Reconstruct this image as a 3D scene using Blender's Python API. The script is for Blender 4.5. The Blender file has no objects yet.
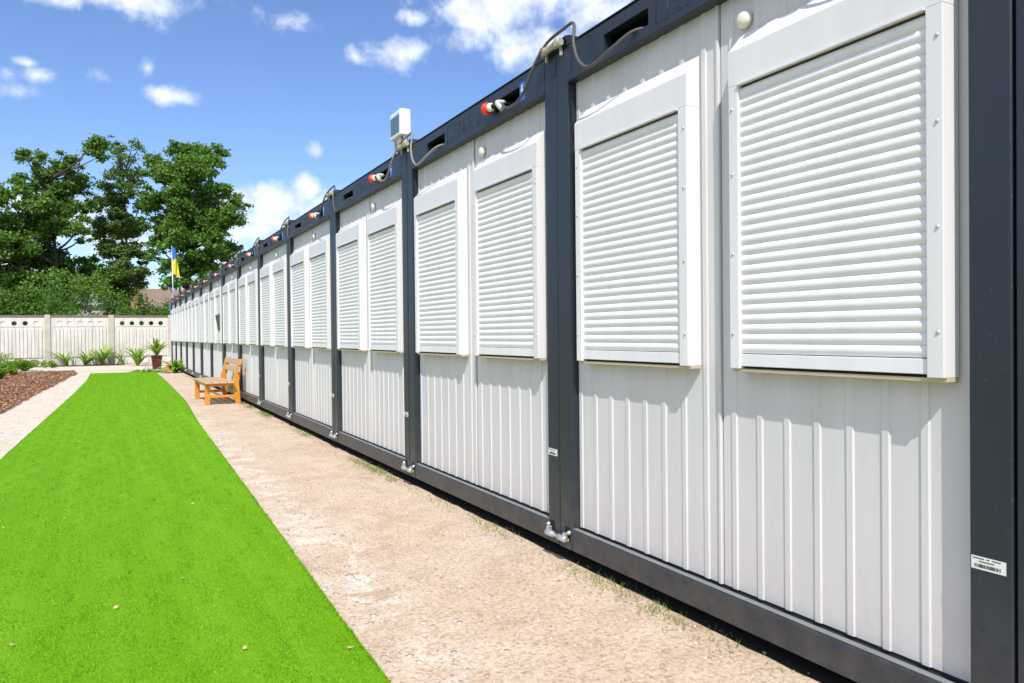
import bpy, bmesh, math, random
import numpy as np
from mathutils import Vector, Matrix, Quaternion
random.seed(7); rng = np.random.default_rng(11)
S = bpy.context.scene
COL = S.collection
R = math.radians
D = 2.238          # wall front plane (x)
S0 = 1.195         # first seam (y)
W = 2.445          # container pitch
GZ = -0.08         # yard level

# ------------------------------------------------------------------ helpers
def link(o):
    COL.objects.link(o); return o
def tag(o, label=None, cat=None, group=None, kind=None):
    if label: o['label'] = label
    if cat: o['category'] = cat
    if group: o['group'] = group
    if kind: o['kind'] = kind
    return o
def empty(name, loc, rz=0):
    o = bpy.data.objects.new(name, None); o.location = loc; o.rotation_euler = (0, 0, rz)
    o.empty_display_size = .2
    return link(o)
def mesh_obj(name, verts, faces, mat, parent=None, smooth=False, loc=None):
    me = bpy.data.meshes.new(name); me.from_pydata(verts, [], faces); me.update()
    if mat: me.materials.append(mat)
    if smooth: me.polygons.foreach_set('use_smooth', [True]*len(me.polygons))
    o = bpy.data.objects.new(name, me); link(o)
    if parent: o.parent = parent
    if loc: o.location = loc
    return o
class MB:
    def __init__(s): s.bm = bmesh.new(); s.mi = 0
    def box(s, x0, x1, y0, y1, z0, z1, bev=0, seg=2, rot=None, piv=None, mi=0):
        vs = [s.bm.verts.new((x, y, z)) for x in (x0, x1) for y in (y0, y1) for z in (z0, z1)]
        idx = [(0,1,3,2),(4,6,7,5),(0,4,5,1),(2,3,7,6),(0,2,6,4),(1,5,7,3)]
        fs = [s.bm.faces.new([vs[i] for i in f]) for f in idx]
        for f in fs: f.material_index = mi
        if rot is not None:
            p = Vector(piv if piv else ((x0+x1)/2, (y0+y1)/2, (z0+z1)/2))
            for v in vs: v.co = p + rot @ (v.co - p)
        if bev:
            es = {e for f in fs for e in f.edges}
            r = bmesh.ops.bevel(s.bm, geom=list(es), offset=bev, segments=seg, affect='EDGES', profile=.5)
        return s
    def prism(s, prof, y0, y1, closed=True, caps=True, axis='y', mi=0):
        def P(a, b, t): return (a, t, b) if axis == 'y' else ((t, a, b) if axis == 'x' else (a, b, t))
        A = [s.bm.verts.new(P(a, b, y0)) for a, b in prof]; B = [s.bm.verts.new(P(a, b, y1)) for a, b in prof]
        n = len(prof)
        for i in range(n if closed else n-1):
            j = (i+1) % n
            s.bm.faces.new((A[i], A[j], B[j], B[i])).material_index = mi
        if caps and closed:
            s.bm.faces.new(A[::-1]).material_index = mi; s.bm.faces.new(B).material_index = mi
        return s
    def tube(s, pts, rad, n=8, caps=True, mi=0):
        pts = [Vector(p) for p in pts]; rings = []
        rads = rad if isinstance(rad, (list, tuple)) else [rad]*len(pts)
        up = None
        for i, p in enumerate(pts):
            t = (pts[min(i+1, len(pts)-1)] - pts[max(i-1, 0)])
            if t.length < 1e-9: t = Vector((0, 0, 1))
            t.normalize()
            if up is None:
                up = Vector((0, 0, 1)) if abs(t.z) < .9 else Vector((1, 0, 0))
            a = t.cross(up)
            if a.length < 1e-4: a = t.cross(Vector((0, 1, 0)))
            a.normalize(); b = t.cross(a).normalized(); up = -b if False else a.cross(t)
            rings.append([s.bm.verts.new(p + (a*math.cos(k*2*math.pi/n) + b*math.sin(k*2*math.pi/n))*rads[i]) for k in range(n)])
        for r0, r1 in zip(rings, rings[1:]):
            for k in range(n):
                f = s.bm.faces.new((r0[k], r0[(k+1) % n], r1[(k+1) % n], r1[k])); f.material_index = mi; f.smooth = True
        if caps:
            s.bm.faces.new(rings[0][::-1]).material_index = mi; s.bm.faces.new(rings[-1]).material_index = mi
        return s
    def lathe(s, prof, c, ax, n=20, mi=0):
        """prof: (radius, distance along ax)"""
        ax = Vector(ax).normalized(); u = ax.orthogonal().normalized(); v = ax.cross(u); c = Vector(c)
        rings = [[s.bm.verts.new(c + ax*h + (u*math.cos(2*math.pi*k/n) + v*math.sin(2*math.pi*k/n))*max(r, 1e-4)) for k in range(n)] for r, h in prof]
        for r0, r1 in zip(rings, rings[1:]):
            for k in range(n):
                f = s.bm.faces.new((r0[k], r0[(k+1) % n], r1[(k+1) % n], r1[k])); f.smooth = True; f.material_index = mi
        s.bm.faces.new(rings[0][::-1]); s.bm.faces.new(rings[-1])
        return s
    def build(s, name, mat, parent=None, fix=True):
        if fix: bmesh.ops.recalc_face_normals(s.bm, faces=s.bm.faces)
        me = bpy.data.meshes.new(name); s.bm.to_mesh(me); s.bm.free()
        for m in (mat if isinstance(mat, (list, tuple)) else [mat]): me.materials.append(m)
        o = bpy.data.objects.new(name, me); link(o)
        if parent: o.parent = parent
        return o
def copy_tree(o, parent=None):
    c = o.copy(); COL.objects.link(c); c.parent = parent
    for ch in list(o.children): copy_tree(ch, c)
    return c
def smooth_path(pts, n=6):
    """Catmull-Rom"""
    P = [Vector(p) for p in pts]; P = [2*P[0]-P[1]] + P + [2*P[-1]-P[-2]]; out = []
    for i in range(1, len(P)-2):
        for k in range(n):
            t = k/n
            out.append(.5*((2*P[i]) + (-P[i-1]+P[i+1])*t + (2*P[i-1]-5*P[i]+4*P[i+1]-P[i+2])*t*t + (-P[i-1]+3*P[i]-3*P[i+1]+P[i+2])*t**3))
    out.append(P[-2]); return out

# ------------------------------------------------------------------ materials
class NT:
    def __init__(s, name):
        s.m = bpy.data.materials.new(name); s.m.use_nodes = True; s.t = s.m.node_tree
        s.b = s.t.nodes['Principled BSDF']; s.tc = s.t.nodes.new('ShaderNodeTexCoord')
    def n(s, t, **kw):
        x = s.t.nodes.new(t)
        for k, v in kw.items():
            if k in x.inputs.keys(): x.inputs[k].default_value = v
            else: setattr(x, k, v)
        return x
    def l(s, a, b): s.t.links.new(a, b)
    def noise(s, scale, detail=4, rough=.55, dist=0, coord='Object', vscale=None, dim='3D'):
        x = s.n('ShaderNodeTexNoise', Scale=scale, Detail=detail, Roughness=rough, Distortion=dist)
        src = s.tc.outputs[coord]
        if vscale:
            mp = s.n('ShaderNodeMapping'); mp.inputs['Scale'].default_value = vscale; s.l(src, mp.inputs[0]); src = mp.outputs[0]
        s.l(src, x.inputs['Vector']); return x.outputs['Fac']
    def ramp(s, fac, stops, interp='LINEAR'):
        r = s.n('ShaderNodeValToRGB'); r.color_ramp.interpolation = interp
        e = r.color_ramp.elements
        while len(e) < len(stops): e.new(.5)
        for el, (p, c) in zip(e, stops):
            el.position = p; el.color = (c[0], c[1], c[2], 1) if not isinstance(c, (int, float)) else (c, c, c, 1)
        s.l(fac, r.inputs[0]); return r.outputs[0]
    def mix(s, fac, a, b, mode='MIX'):
        m = s.n('ShaderNodeMix', data_type='RGBA', blend_type=mode)
        for sock, v in ((m.inputs[0], fac), (m.inputs[6], a), (m.inputs[7], b)):
            if hasattr(v, 'links'): s.l(v, sock)
            elif isinstance(v, (int, float)): sock.default_value = v
            else: sock.default_value = (*v, 1)
        return m.outputs[2]
    def math(s, op, a, b=None):
        m = s.n('ShaderNodeMath', operation=op)
        for i, v in enumerate((a, b)):
            if v is None: continue
            if hasattr(v, 'links'): s.l(v, m.inputs[i])
            else: m.inputs[i].default_value = v
        return m.outputs[0]
    def bump(s, h, strength=.3, dist=.01, prev=None):
        b = s.n('ShaderNodeBump', Strength=strength, Distance=dist); s.l(h, b.inputs['Height'])
        if prev: s.l(prev, b.inputs['Normal'])
        s.l(b.outputs[0], s.b.inputs['Normal']); return b.outputs[0]
    def base(s, c):
        if hasattr(c, 'links'): s.l(c, s.b.inputs['Base Color'])
        else: s.b.inputs['Base Color'].default_value = (*c, 1)
    def set(s, **kw):
        for k, v in kw.items(): s.b.inputs[k.replace('_', ' ')].default_value = v
        return s
def simple(name, c, rough=.5, metal=0, var=.12, scale=6, spec=.5, bump=0):
    n = NT(name); f = n.noise(scale, 5)
    n.base(n.mix(f, tuple(x*(1-var) for x in c), tuple(min(1, x*(1+var)) for x in c)))
    n.set(Roughness=rough, Metallic=metal); n.b.inputs['Specular IOR Level'].default_value = spec
    if bump: n.bump(n.noise(scale*8, 3), bump, .005)
    return n.m

def mat_steel():
    n = NT('slate_coated_steel')
    streak = n.noise(3.0, 5, .6, vscale=(6, 6, .5)); fine = n.noise(55, 3)
    c = n.mix(streak, (.014, .021, .033), (.021, .030, .042))
    sep = n.n('ShaderNodeSeparateXYZ'); n.l(n.tc.outputs['Object'], sep.inputs[0])
    # dried splash dust low on the frame (a stain that stays put)
    h = n.math('SUBTRACT', 1.0, n.math('DIVIDE', sep.outputs[2], .55))
    h = n.n('ShaderNodeClamp', ).outputs[0] if False else n.math('MULTIPLY', n.math('MAXIMUM', h, 0.0), n.ramp(n.noise(9, 6, .7), [(.35, 0.05), (.75, .55)]))
    spots = n.ramp(n.noise(70, 2), [(.66, 0), (.74, 1)])
    c = n.mix(n.math('MINIMUM', h, .6), c, (.13, .115, .095))
    c = n.mix(n.math('MULTIPLY', spots, .25), c, (.16, .15, .13))
    n.base(c); n.set(Roughness=.42)
    n.bump(n.noise(140, 2), .06, .002)
    return n.m
def mat_white(name, c, rough=.42, dirt=.25):
    n = NT(name)
    g = n.noise(2.2, 5, .6, vscale=(3, 3, .35)); fine = n.noise(30, 4, .6)
    a = n.mix(n.ramp(g, [(.35, 0), (.75, 1)]), c, tuple(x*(1-.10) for x in c))
    sep = n.n('ShaderNodeSeparateXYZ'); n.l(n.tc.outputs['Object'], sep.inputs[0])
    low = n.math('MAXIMUM', n.math('SUBTRACT', 1.0, n.math('DIVIDE', n.math('SUBTRACT', sep.outputs[2], .1), .35)), 0.0)
    low = n.math('MULTIPLY', low, n.ramp(fine, [(.4, .15), (.7, dirt*1.4)]))
    a = n.mix(low, a, (.42, .37, .30))
    a = n.mix(n.math('MULTIPLY', n.ramp(n.noise(90, 2), [(.70, 0), (.76, 1)]), .18), a, (.35, .33, .3))
    n.base(a); n.set(Roughness=rough); n.b.inputs['Specular IOR Level'].default_value = .35
    return n.m
M = {}
M['steel'] = mat_steel()
M['lip'] = simple('sunlit_dusty_rail_top', (.20, .205, .20), .7, var=.3, scale=12)  # pale dust, with the flange's sun highlight also put into the colour
M['panel'] = mat_white('white_cladding_sheet', (.64, .63, .64), .45)
M['shutter'] = mat_white('white_shutter_slats', (.82, .805, .83), .4, .1)
M['frame'] = mat_white('white_shutter_casing', (.78, .765, .78), .35, .1)
M['sill'] = simple('beige_sill_edge', (.50, .42, .29), .6)
M['black'] = simple('dark_hollow', (.004, .004, .005), .9)
M['dark_gap'] = simple('dark_sealing_strip', (.02, .021, .024), .8)
M['galv'] = simple('galvanised_steel', (.62, .64, .66), .38, .75, .25, 40, bump=.1)
M['brass'] = simple('weathered_clamp_metal', (.50, .49, .36), .5, .45, .3, 50, bump=.1)
M['yellow'] = simple('yellow_plastic', (.65, .5, .03), .5)
M['cable'] = simple('grey_cable_sheath', (.085, .08, .08), .55)
M['cable_pale'] = simple('pale_cable_sheath', (.24, .235, .21), .55)
M['red'] = simple('red_plastic', (.75, .035, .015), .35)
M['grey_pl'] = simple('pale_grey_plastic', (.55, .55, .53), .4)
M['cream'] = simple('cream_plastic', (.78, .74, .64), .35)
M['white_pl'] = simple('white_plastic', (.82, .82, .81), .35, var=.03)
M['blue'] = simple('blue_sticker', (.03, .16, .62), .4)
M['paper'] = simple('white_sticker', (.72, .73, .70), .5, var=.05)
M['ink'] = simple('dark_print', (.03, .03, .035), .6)
M['glass'] = NT('lamp_glass').set(Roughness=.12).m
M['glass'].node_tree.nodes['Principled BSDF'].inputs['Base Color'].default_value = (.10, .16, .22, 1)
M['roof'] = simple('roof_sheet', (.28, .29, .30), .6)
M['orange_pl'] = simple('orange_flower_paint', (.85, .30, .10), .6)

def mat_wood():
    n = NT('varnished_orange_pine')
    g = n.noise(5, 6, .6, .6, vscale=(14, 1.2, 14)); 
    n.base(n.ramp(g, [(.25, (.45, .15, .012)), (.5, (.66, .26, .02)), (.75, (.76, .36, .05))]))
    n.set(Roughness=.38); n.b.inputs['Coat Weight'].default_value = .3
    n.bump(g, .1, .003); return n.m
M['wood'] = mat_wood()
def mat_woodgrey():
    n = NT('bleached_seat_board')
    g = n.noise(5, 6, .6, .6, vscale=(16, 1.2, 16))
    n.base(n.ramp(g, [(.25, (.36, .20, .10)), (.5, (.55, .37, .22)), (.78, (.66, .48, .32))])); n.set(Roughness=.6)
    n.bump(g, .15, .003); return n.m
M['seat'] = mat_woodgrey()

def mat_sand(name, tone=0):
    n = NT(name)
    big = n.noise(.55, 6, .62, .4); mid = n.noise(4.5, 6, .65, .3); fin = n.noise(48, 5, .7); grit = n.noise(170, 3, .7)
    if tone == 0:
        c = n.ramp(mid, [(.28, (.46, .335, .24)), (.47, (.56, .425, .31)), (.62, (.60, .475, .355)), (.8, (.66, .575, .48))])
        pale = n.ramp(big, [(.47, 0), (.66, 1)])
        c = n.mix(n.math('MULTIPLY', pale, .55), c, (.62, .52, .425))
        # bleached, cement-coloured stains beside the lawn edge
        sep = n.n('ShaderNodeSeparateXYZ'); n.l(n.tc.outputs['Object'], sep.inputs[0])
        edge = n.math('MAXIMUM', n.math('SUBTRACT', 1.0, n.math('DIVIDE', n.math('ABSOLUTE', n.math('SUBTRACT', sep.outputs[0], 1.12)), .33)), 0.0)
        st = n.ramp(n.noise(3.2, 6, .7, .8), [(.45, 0), (.62, 1)])
        c = n.mix(n.math('MULTIPLY', n.math('MULTIPLY', edge, st), .95), c, (.72, .655, .57))
    else:
        c = n.ramp(mid, [(.3, (.56, .47, .36)), (.5, (.65, .57, .46)), (.75, (.71, .65, .55))])
    g = n.ramp(fin, [(.32, (.42, .38, .34)), (.48, (1, 1, 1)), (.70, (1.35, 1.35, 1.35))])
    c = n.mix(.75, c, g, 'MULTIPLY')
    vor = n.n('ShaderNodeTexVoronoi', Scale=85.0, Randomness=1.0); n.l(n.tc.outputs['Object'], vor.inputs['Vector'])
    sepc = n.n('ShaderNodeSeparateColor'); n.l(vor.outputs['Color'], sepc.inputs[0])
    peb = n.math('MULTIPLY', n.ramp(vor.outputs['Distance'], [(.25, 1), (.42, 0)]), n.ramp(sepc.outputs[0], [(.78, 0), (.82, 1)]))
    pc = n.ramp(sepc.outputs[1], [(.0, (.20, .17, .15)), (.3, (.42, .34, .27)), (.6, (.62, .56, .50)), (1, (.76, .72, .68))])
    c = n.mix(n.math('MULTIPLY', peb, .8), c, pc)
    n.base(c); n.set(Roughness=.95); n.b.inputs['Specular IOR Level'].default_value = .15
    b = n.bump(mid, .35, .03); b = n.bump(fin, .55, .012, b); n.bump(grit, .4, .004, b)
    return n.m
M['sand'] = mat_sand('tan_compacted_sand'); M['path'] = mat_sand('pale_fine_gravel', 1)

def mat_turf():
    n = NT('artificial_turf')
    f = n.noise(150, 3, .75); m2 = n.noise(26, 4, .7); band = n.noise(1.2, 3, .5, .3, vscale=(4.5, .35, 1)); big = n.noise(.5, 3)
    c = n.ramp(f, [(.3, (.06, .19, .002)), (.5, (.16, .40, .004)), (.7, (.31, .57, .02))])
    c = n.mix(n.math('MULTIPLY', n.ramp(m2, [(.35, 0), (.7, 1)]), .4), c, (.18, .49, .01))
    c = n.mix(n.math('MULTIPLY', n.ramp(band, [(.4, 0), (.65, 1)]), .30), c, (.28, .58, .03))
    n.base(c); n.set(Roughness=.7); n.b.inputs['Specular IOR Level'].default_value = .08
    b = n.bump(f, .9, .012); n.bump(m2, .35, .02, b)
    return n.m
M['turf'] = mat_turf()
def leafmat(name, c0, c1, trans=.45, patch=False):
    n = NT(name); oi = n.n('ShaderNodeNewGeometry')
    c = n.mix(oi.outputs['Random Per Island'], c0, c1); 
    if patch:
        c = n.mix(n.math('MULTIPLY', n.ramp(n.noise(17, 4, .7), [(.38, 1), (.62, 0)]), .25), c, (.07, .22, .002))
        c = n.mix(n.math('MULTIPLY', n.ramp(n.noise(1.6, 5, .65, .2, vscale=(12, .22, 1)), [(.45, 0), (.62, 1)]), .6), c, (.30, .62, .03))
    n.base(c); n.set(Roughness=.5); n.b.inputs['Specular IOR Level'].default_value = .08 if patch else .3
    tr = n.n('ShaderNodeBsdfTranslucent'); n.l(n.mix(.5, c, (.25, .5, .05), 'MIX') if False else c, tr.inputs[0])
    ms = n.n('ShaderNodeMixShader'); ms.inputs[0].default_value = trans
    out = n.t.nodes['Material Output']; n.l(n.b.outputs[0], ms.inputs[1]); n.l(tr.outputs[0], ms.inputs[2]); n.l(ms.outputs[0], out.inputs[0])
    return n.m
M['blade'] = leafmat('turf_fibre', (.07, .20, .002), (.40, .68, .05), .33, patch=True)
M['leafA'] = leafmat('maple_leaf', (.08, .20, .03), (.27, .43, .08))
M['leafB'] = leafmat('poplar_leaf', (.09, .18, .04), (.26, .38, .10))
M['leafC'] = leafmat('oak_leaf', (.07, .19, .028), (.25, .41, .07))
M['leafD'] = leafmat('bush_leaf', (.06, .16, .02), (.24, .39, .06))
M['leafE'] = leafmat('bright_leaf', (.16, .33, .02), (.42, .58, .09))
M['leafF'] = leafmat('box_leaf', (.10, .24, .02), (.42, .58, .07))
M['weed'] = leafmat('weed_blade', (.16, .26, .03), (.36, .42, .10))
M['bark'] = simple('tree_bark', (.075, .055, .04), .9, var=.4, scale=12, bump=.6)
M['chip'] = leafmat('bark_chip', (.16, .07, .035), (.52, .30, .18), 0)
M['mulchbase'] = simple('mulch_bed', (.26, .14, .08), .95, var=.5, scale=30, bump=.8)
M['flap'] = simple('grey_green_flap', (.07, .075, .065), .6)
M['flake'] = leafmat('stone_flake', (.36, .30, .25), (.66, .60, .53), 0)
M['stone'] = leafmat('pebble', (.26, .19, .14), (.66, .56, .46), 0)
def mat_conc():
    n = NT('pale_cast_concrete')
    a = n.noise(1.6, 6, .65); f = n.noise(25, 5, .7); st = n.noise(1.3, 5, .6, vscale=(5, 5, .6))
    c = n.ramp(a, [(.3, (.68, .63, .57)), (.7, (.80, .755, .70))]); c = n.mix(n.ramp(st, [(.45, 0), (.75, .5)]), c, (.36, .33, .27))
    c = n.mix(n.math('MULTIPLY', f, .3), c, (.34, .32, .28)); n.base(c); n.set(Roughness=.9); n.bump(f, .3, .01); return n.m
M['conc'] = mat_conc()
M['conc_post'] = simple('aged_concrete_post', (.50, .46, .38), .95, var=.2, scale=4, bump=.3)
M['conc_dirty'] = simple('weathered_concrete_coping', (.19, .16, .12), .95, var=.4, scale=5, bump=.3)
M['tile'] = simple('brown_roof_tile', (.24, .17, .13), .9, var=.2, scale=5)
M['brickred'] = simple('red_brick', (.42, .20, .13), .9, var=.25, scale=8)
M['plaster'] = simple('grey_plaster', (.5, .5, .48), .9)
M['potred'] = simple('dark_red_glazed_pot', (.085, .012, .010), .35)
M['floor_shade'] = simple('painted_floor_shade', (.022, .017, .013), .95, var=.3, scale=20)  # near-black colour standing in for the shade below the containers
M['soil'] = simple('bed_soil', (.22, .17, .12), .95, var=.4, scale=20, bump=.6)

# ------------------------------------------------------------------ ground
def sheet(name, pts, z, mat, kind='structure', grid=None):
    v = [(x, y, z) for x, y in pts]
    o = mesh_obj(name, v, [tuple(range(len(v)))], mat); tag(o, kind=kind); return o
sheet('ground', [(-400, -300), (400, -300), (400, 900), (-400, 900)], GZ-.012, M['soil'])
sheet('yard_gravel', [(.5, -8), (4.2, -8), (4.2, 41.7), (.5, 41.7)], GZ, M['sand'])
turfR = [(.84, -8), (.85, 0), (.88, 2.62), (.90, 3.6), (.94, 5.0), (1.01, 7.7), (1.12, 12.2), (1.27, 16), (1.36, 22.5), (1.39, 27), (1.40, 31.0)]
turfL = [(-.72, 31.3), (-.70, 26), (-.80, 20.0), (-.96, 13.6), (-1.06, 9.5), (-1.12, 5), (-1.15, 0), (-1.15, -8)]
def wob(pts, amp, step=.5):
    out = []
    for a, b in zip(pts, pts[1:]):
        n = max(1, int(math.dist(a, b)/step))
        for i in range(n):
            t = i/n; out.append((a[0]+(b[0]-a[0])*t + random.uniform(-amp, amp), a[1]+(b[1]-a[1])*t + random.uniform(-amp, amp)))
    out.append(pts[-1]); return out
TR = wob([(p.x, p.y) for p in smooth_path([(x, y, 0) for x, y in turfR], 5)], .004, .4)
TL = wob([(p.x, p.y) for p in smooth_path([(x, y, 0) for x, y in turfL], 5)], .004, .4)
poly = TR + TL
mb = MB(); top = [mb.bm.verts.new((x, y, GZ+.018)) for x, y in poly]; bot = [mb.bm.verts.new((x, y, GZ+.001)) for x, y in poly]
mb.bm.faces.new(top)
for i in range(len(poly)):
    j = (i+1) % len(poly); mb.bm.faces.new((top[i], bot[i], bot[j], top[j]))
turf = mb.build('lawn_carpet', M['turf']); tag(turf, kind='structure')
def xr(y): return np.interp(y, [p[1] for p in turfR], [p[0] for p in turfR])
def xl(y): return np.interp(y, [p[1] for p in turfL][::-1], [p[0] for p in turfL][::-1])
pathL = wob([(-1.95, -8), (-1.93, 8), (-1.80, 13.5), (-1.74, 16), (-1.6, 21), (-1.36, 27), (-1.2, 31.5), (-1.35, 33.4)], .035, .35)
sheet('side_path', [(.55, -8), (.55, 34.4), (-1.2, 34.4)] + pathL[::-1], GZ-.004, M['path'])
sheet('cross_path', [(-14, 33.6), (3.2, 33.6), (3.2, 39.6), (-14, 39.9)], GZ+.002, M['path'])
bed = sheet('mulch_bed', [(-9, -8)] + pathL + [(-2.2, 34.2), (-9, 34.2)], GZ-.002, M['mulchbase'])

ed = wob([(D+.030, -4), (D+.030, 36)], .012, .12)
sheet('under_floor_shade', ed + [(D+6, 36), (D+6, -4)], GZ+.002, M['floor_shade'])  # dark sheet paints the shade under the containers onto the ground
# turf fibres near the camera
def blades(name, pts, h, wd, lean, mat, kind, label=None, cat=None):
    n = len(pts); ang = rng.uniform(0, 2*np.pi, n); hh = h*rng.uniform(.6, 1.2, n); la = rng.uniform(0, 2*np.pi, n); ll = lean*rng.uniform(.2, 1, n)
    dx, dy = np.cos(ang)*wd/2, np.sin(ang)*wd/2
    v = np.zeros((n, 3, 3)); v[:, 0] = pts; v[:, 1] = pts; v[:, 2] = pts
    v[:, 0, 0] -= dx; v[:, 0, 1] -= dy; v[:, 1, 0] += dx; v[:, 1, 1] += dy
    v[:, 2, 0] += np.cos(la)*ll; v[:, 2, 1] += np.sin(la)*ll; v[:, 2, 2] += hh
    me = bpy.data.meshes.new(name); me.vertices.add(3*n); me.vertices.foreach_set('co', v.reshape(-1))
    me.loops.add(3*n); me.loops.foreach_set('vertex_index', np.arange(3*n, dtype=np.int32))
    me.polygons.add(n); me.polygons.foreach_set('loop_start', np.arange(0, 3*n, 3, dtype=np.int32))
    me.polygons.foreach_set('loop_total', np.full(n, 3, dtype=np.int32)); me.update(); me.validate()
    me.materials.append(mat); o = bpy.data.objects.new(name, me); link(o); tag(o, label, cat, kind=kind); return o
NB = 420000
yy = 1.6 + (rng.random(NB)**1.9)*29.4; xx = rng.random(NB); X = xl(yy)+.004 + xx*(xr(yy)-xl(yy)-.008)
ne = 26000; ye = 1.6+rng.random(ne)**1.5*26; side = rng.random(ne) < .6
X = np.concatenate([X, np.where(side, xr(ye)-rng.random(ne)*.012, xl(ye)+rng.random(ne)*.012)]); yy = np.concatenate([yy, ye])
blades('turf_fibres', np.stack([X, yy, np.full(len(X), GZ+.015)], 1), .011*(1+.25*np.sin(X*23+np.sin(yy*9)*2)), .0040+yy*.00025, .011, M['blade'], 'stuff', 'short bright green fibres of the artificial lawn strip', 'turf')

# ------------------------------------------------------------------ small quads / leaf clouds
def quads(name, C, size, mat, parent=None, upbias=.35, asp=.62, flat=False):
    n = len(C); nr = rng.normal(size=(n, 3)); nr[:, 2] = np.abs(nr[:, 2])*(1+upbias*2)
    if flat: nr = np.stack([rng.normal(0, .35, n), rng.normal(0, .35, n), np.ones(n)], 1)
    nr /= np.linalg.norm(nr, axis=1)[:, None]
    t = rng.normal(size=(n, 3)); t -= (t*nr).sum(1)[:, None]*nr; t /= np.linalg.norm(t, axis=1)[:, None]; b = np.cross(nr, t)
    s = (size*rng.uniform(.6, 1.35, n))[:, None]
    v = np.stack([C - t*s*.5, C + b*s*.5*asp - t*s*.05, C + t*s*.5, C - b*s*.5*asp - t*s*.05], 1)
    me = bpy.data.meshes.new(name); me.vertices.add(4*n); me.vertices.foreach_set('co', v.reshape(-1))
    me.loops.add(4*n); me.loops.foreach_set('vertex_index', np.arange(4*n, dtype=np.int32))
    me.polygons.add(n); me.polygons.foreach_set('loop_start', np.arange(0, 4*n, 4, dtype=np.int32))
    me.polygons.foreach_set('loop_total', np.full(n, 4, dtype=np.int32)); me.update()
    me.materials.append(mat); o = bpy.data.objects.new(name, me); link(o)
    if parent: o.parent = parent
    return o

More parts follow.
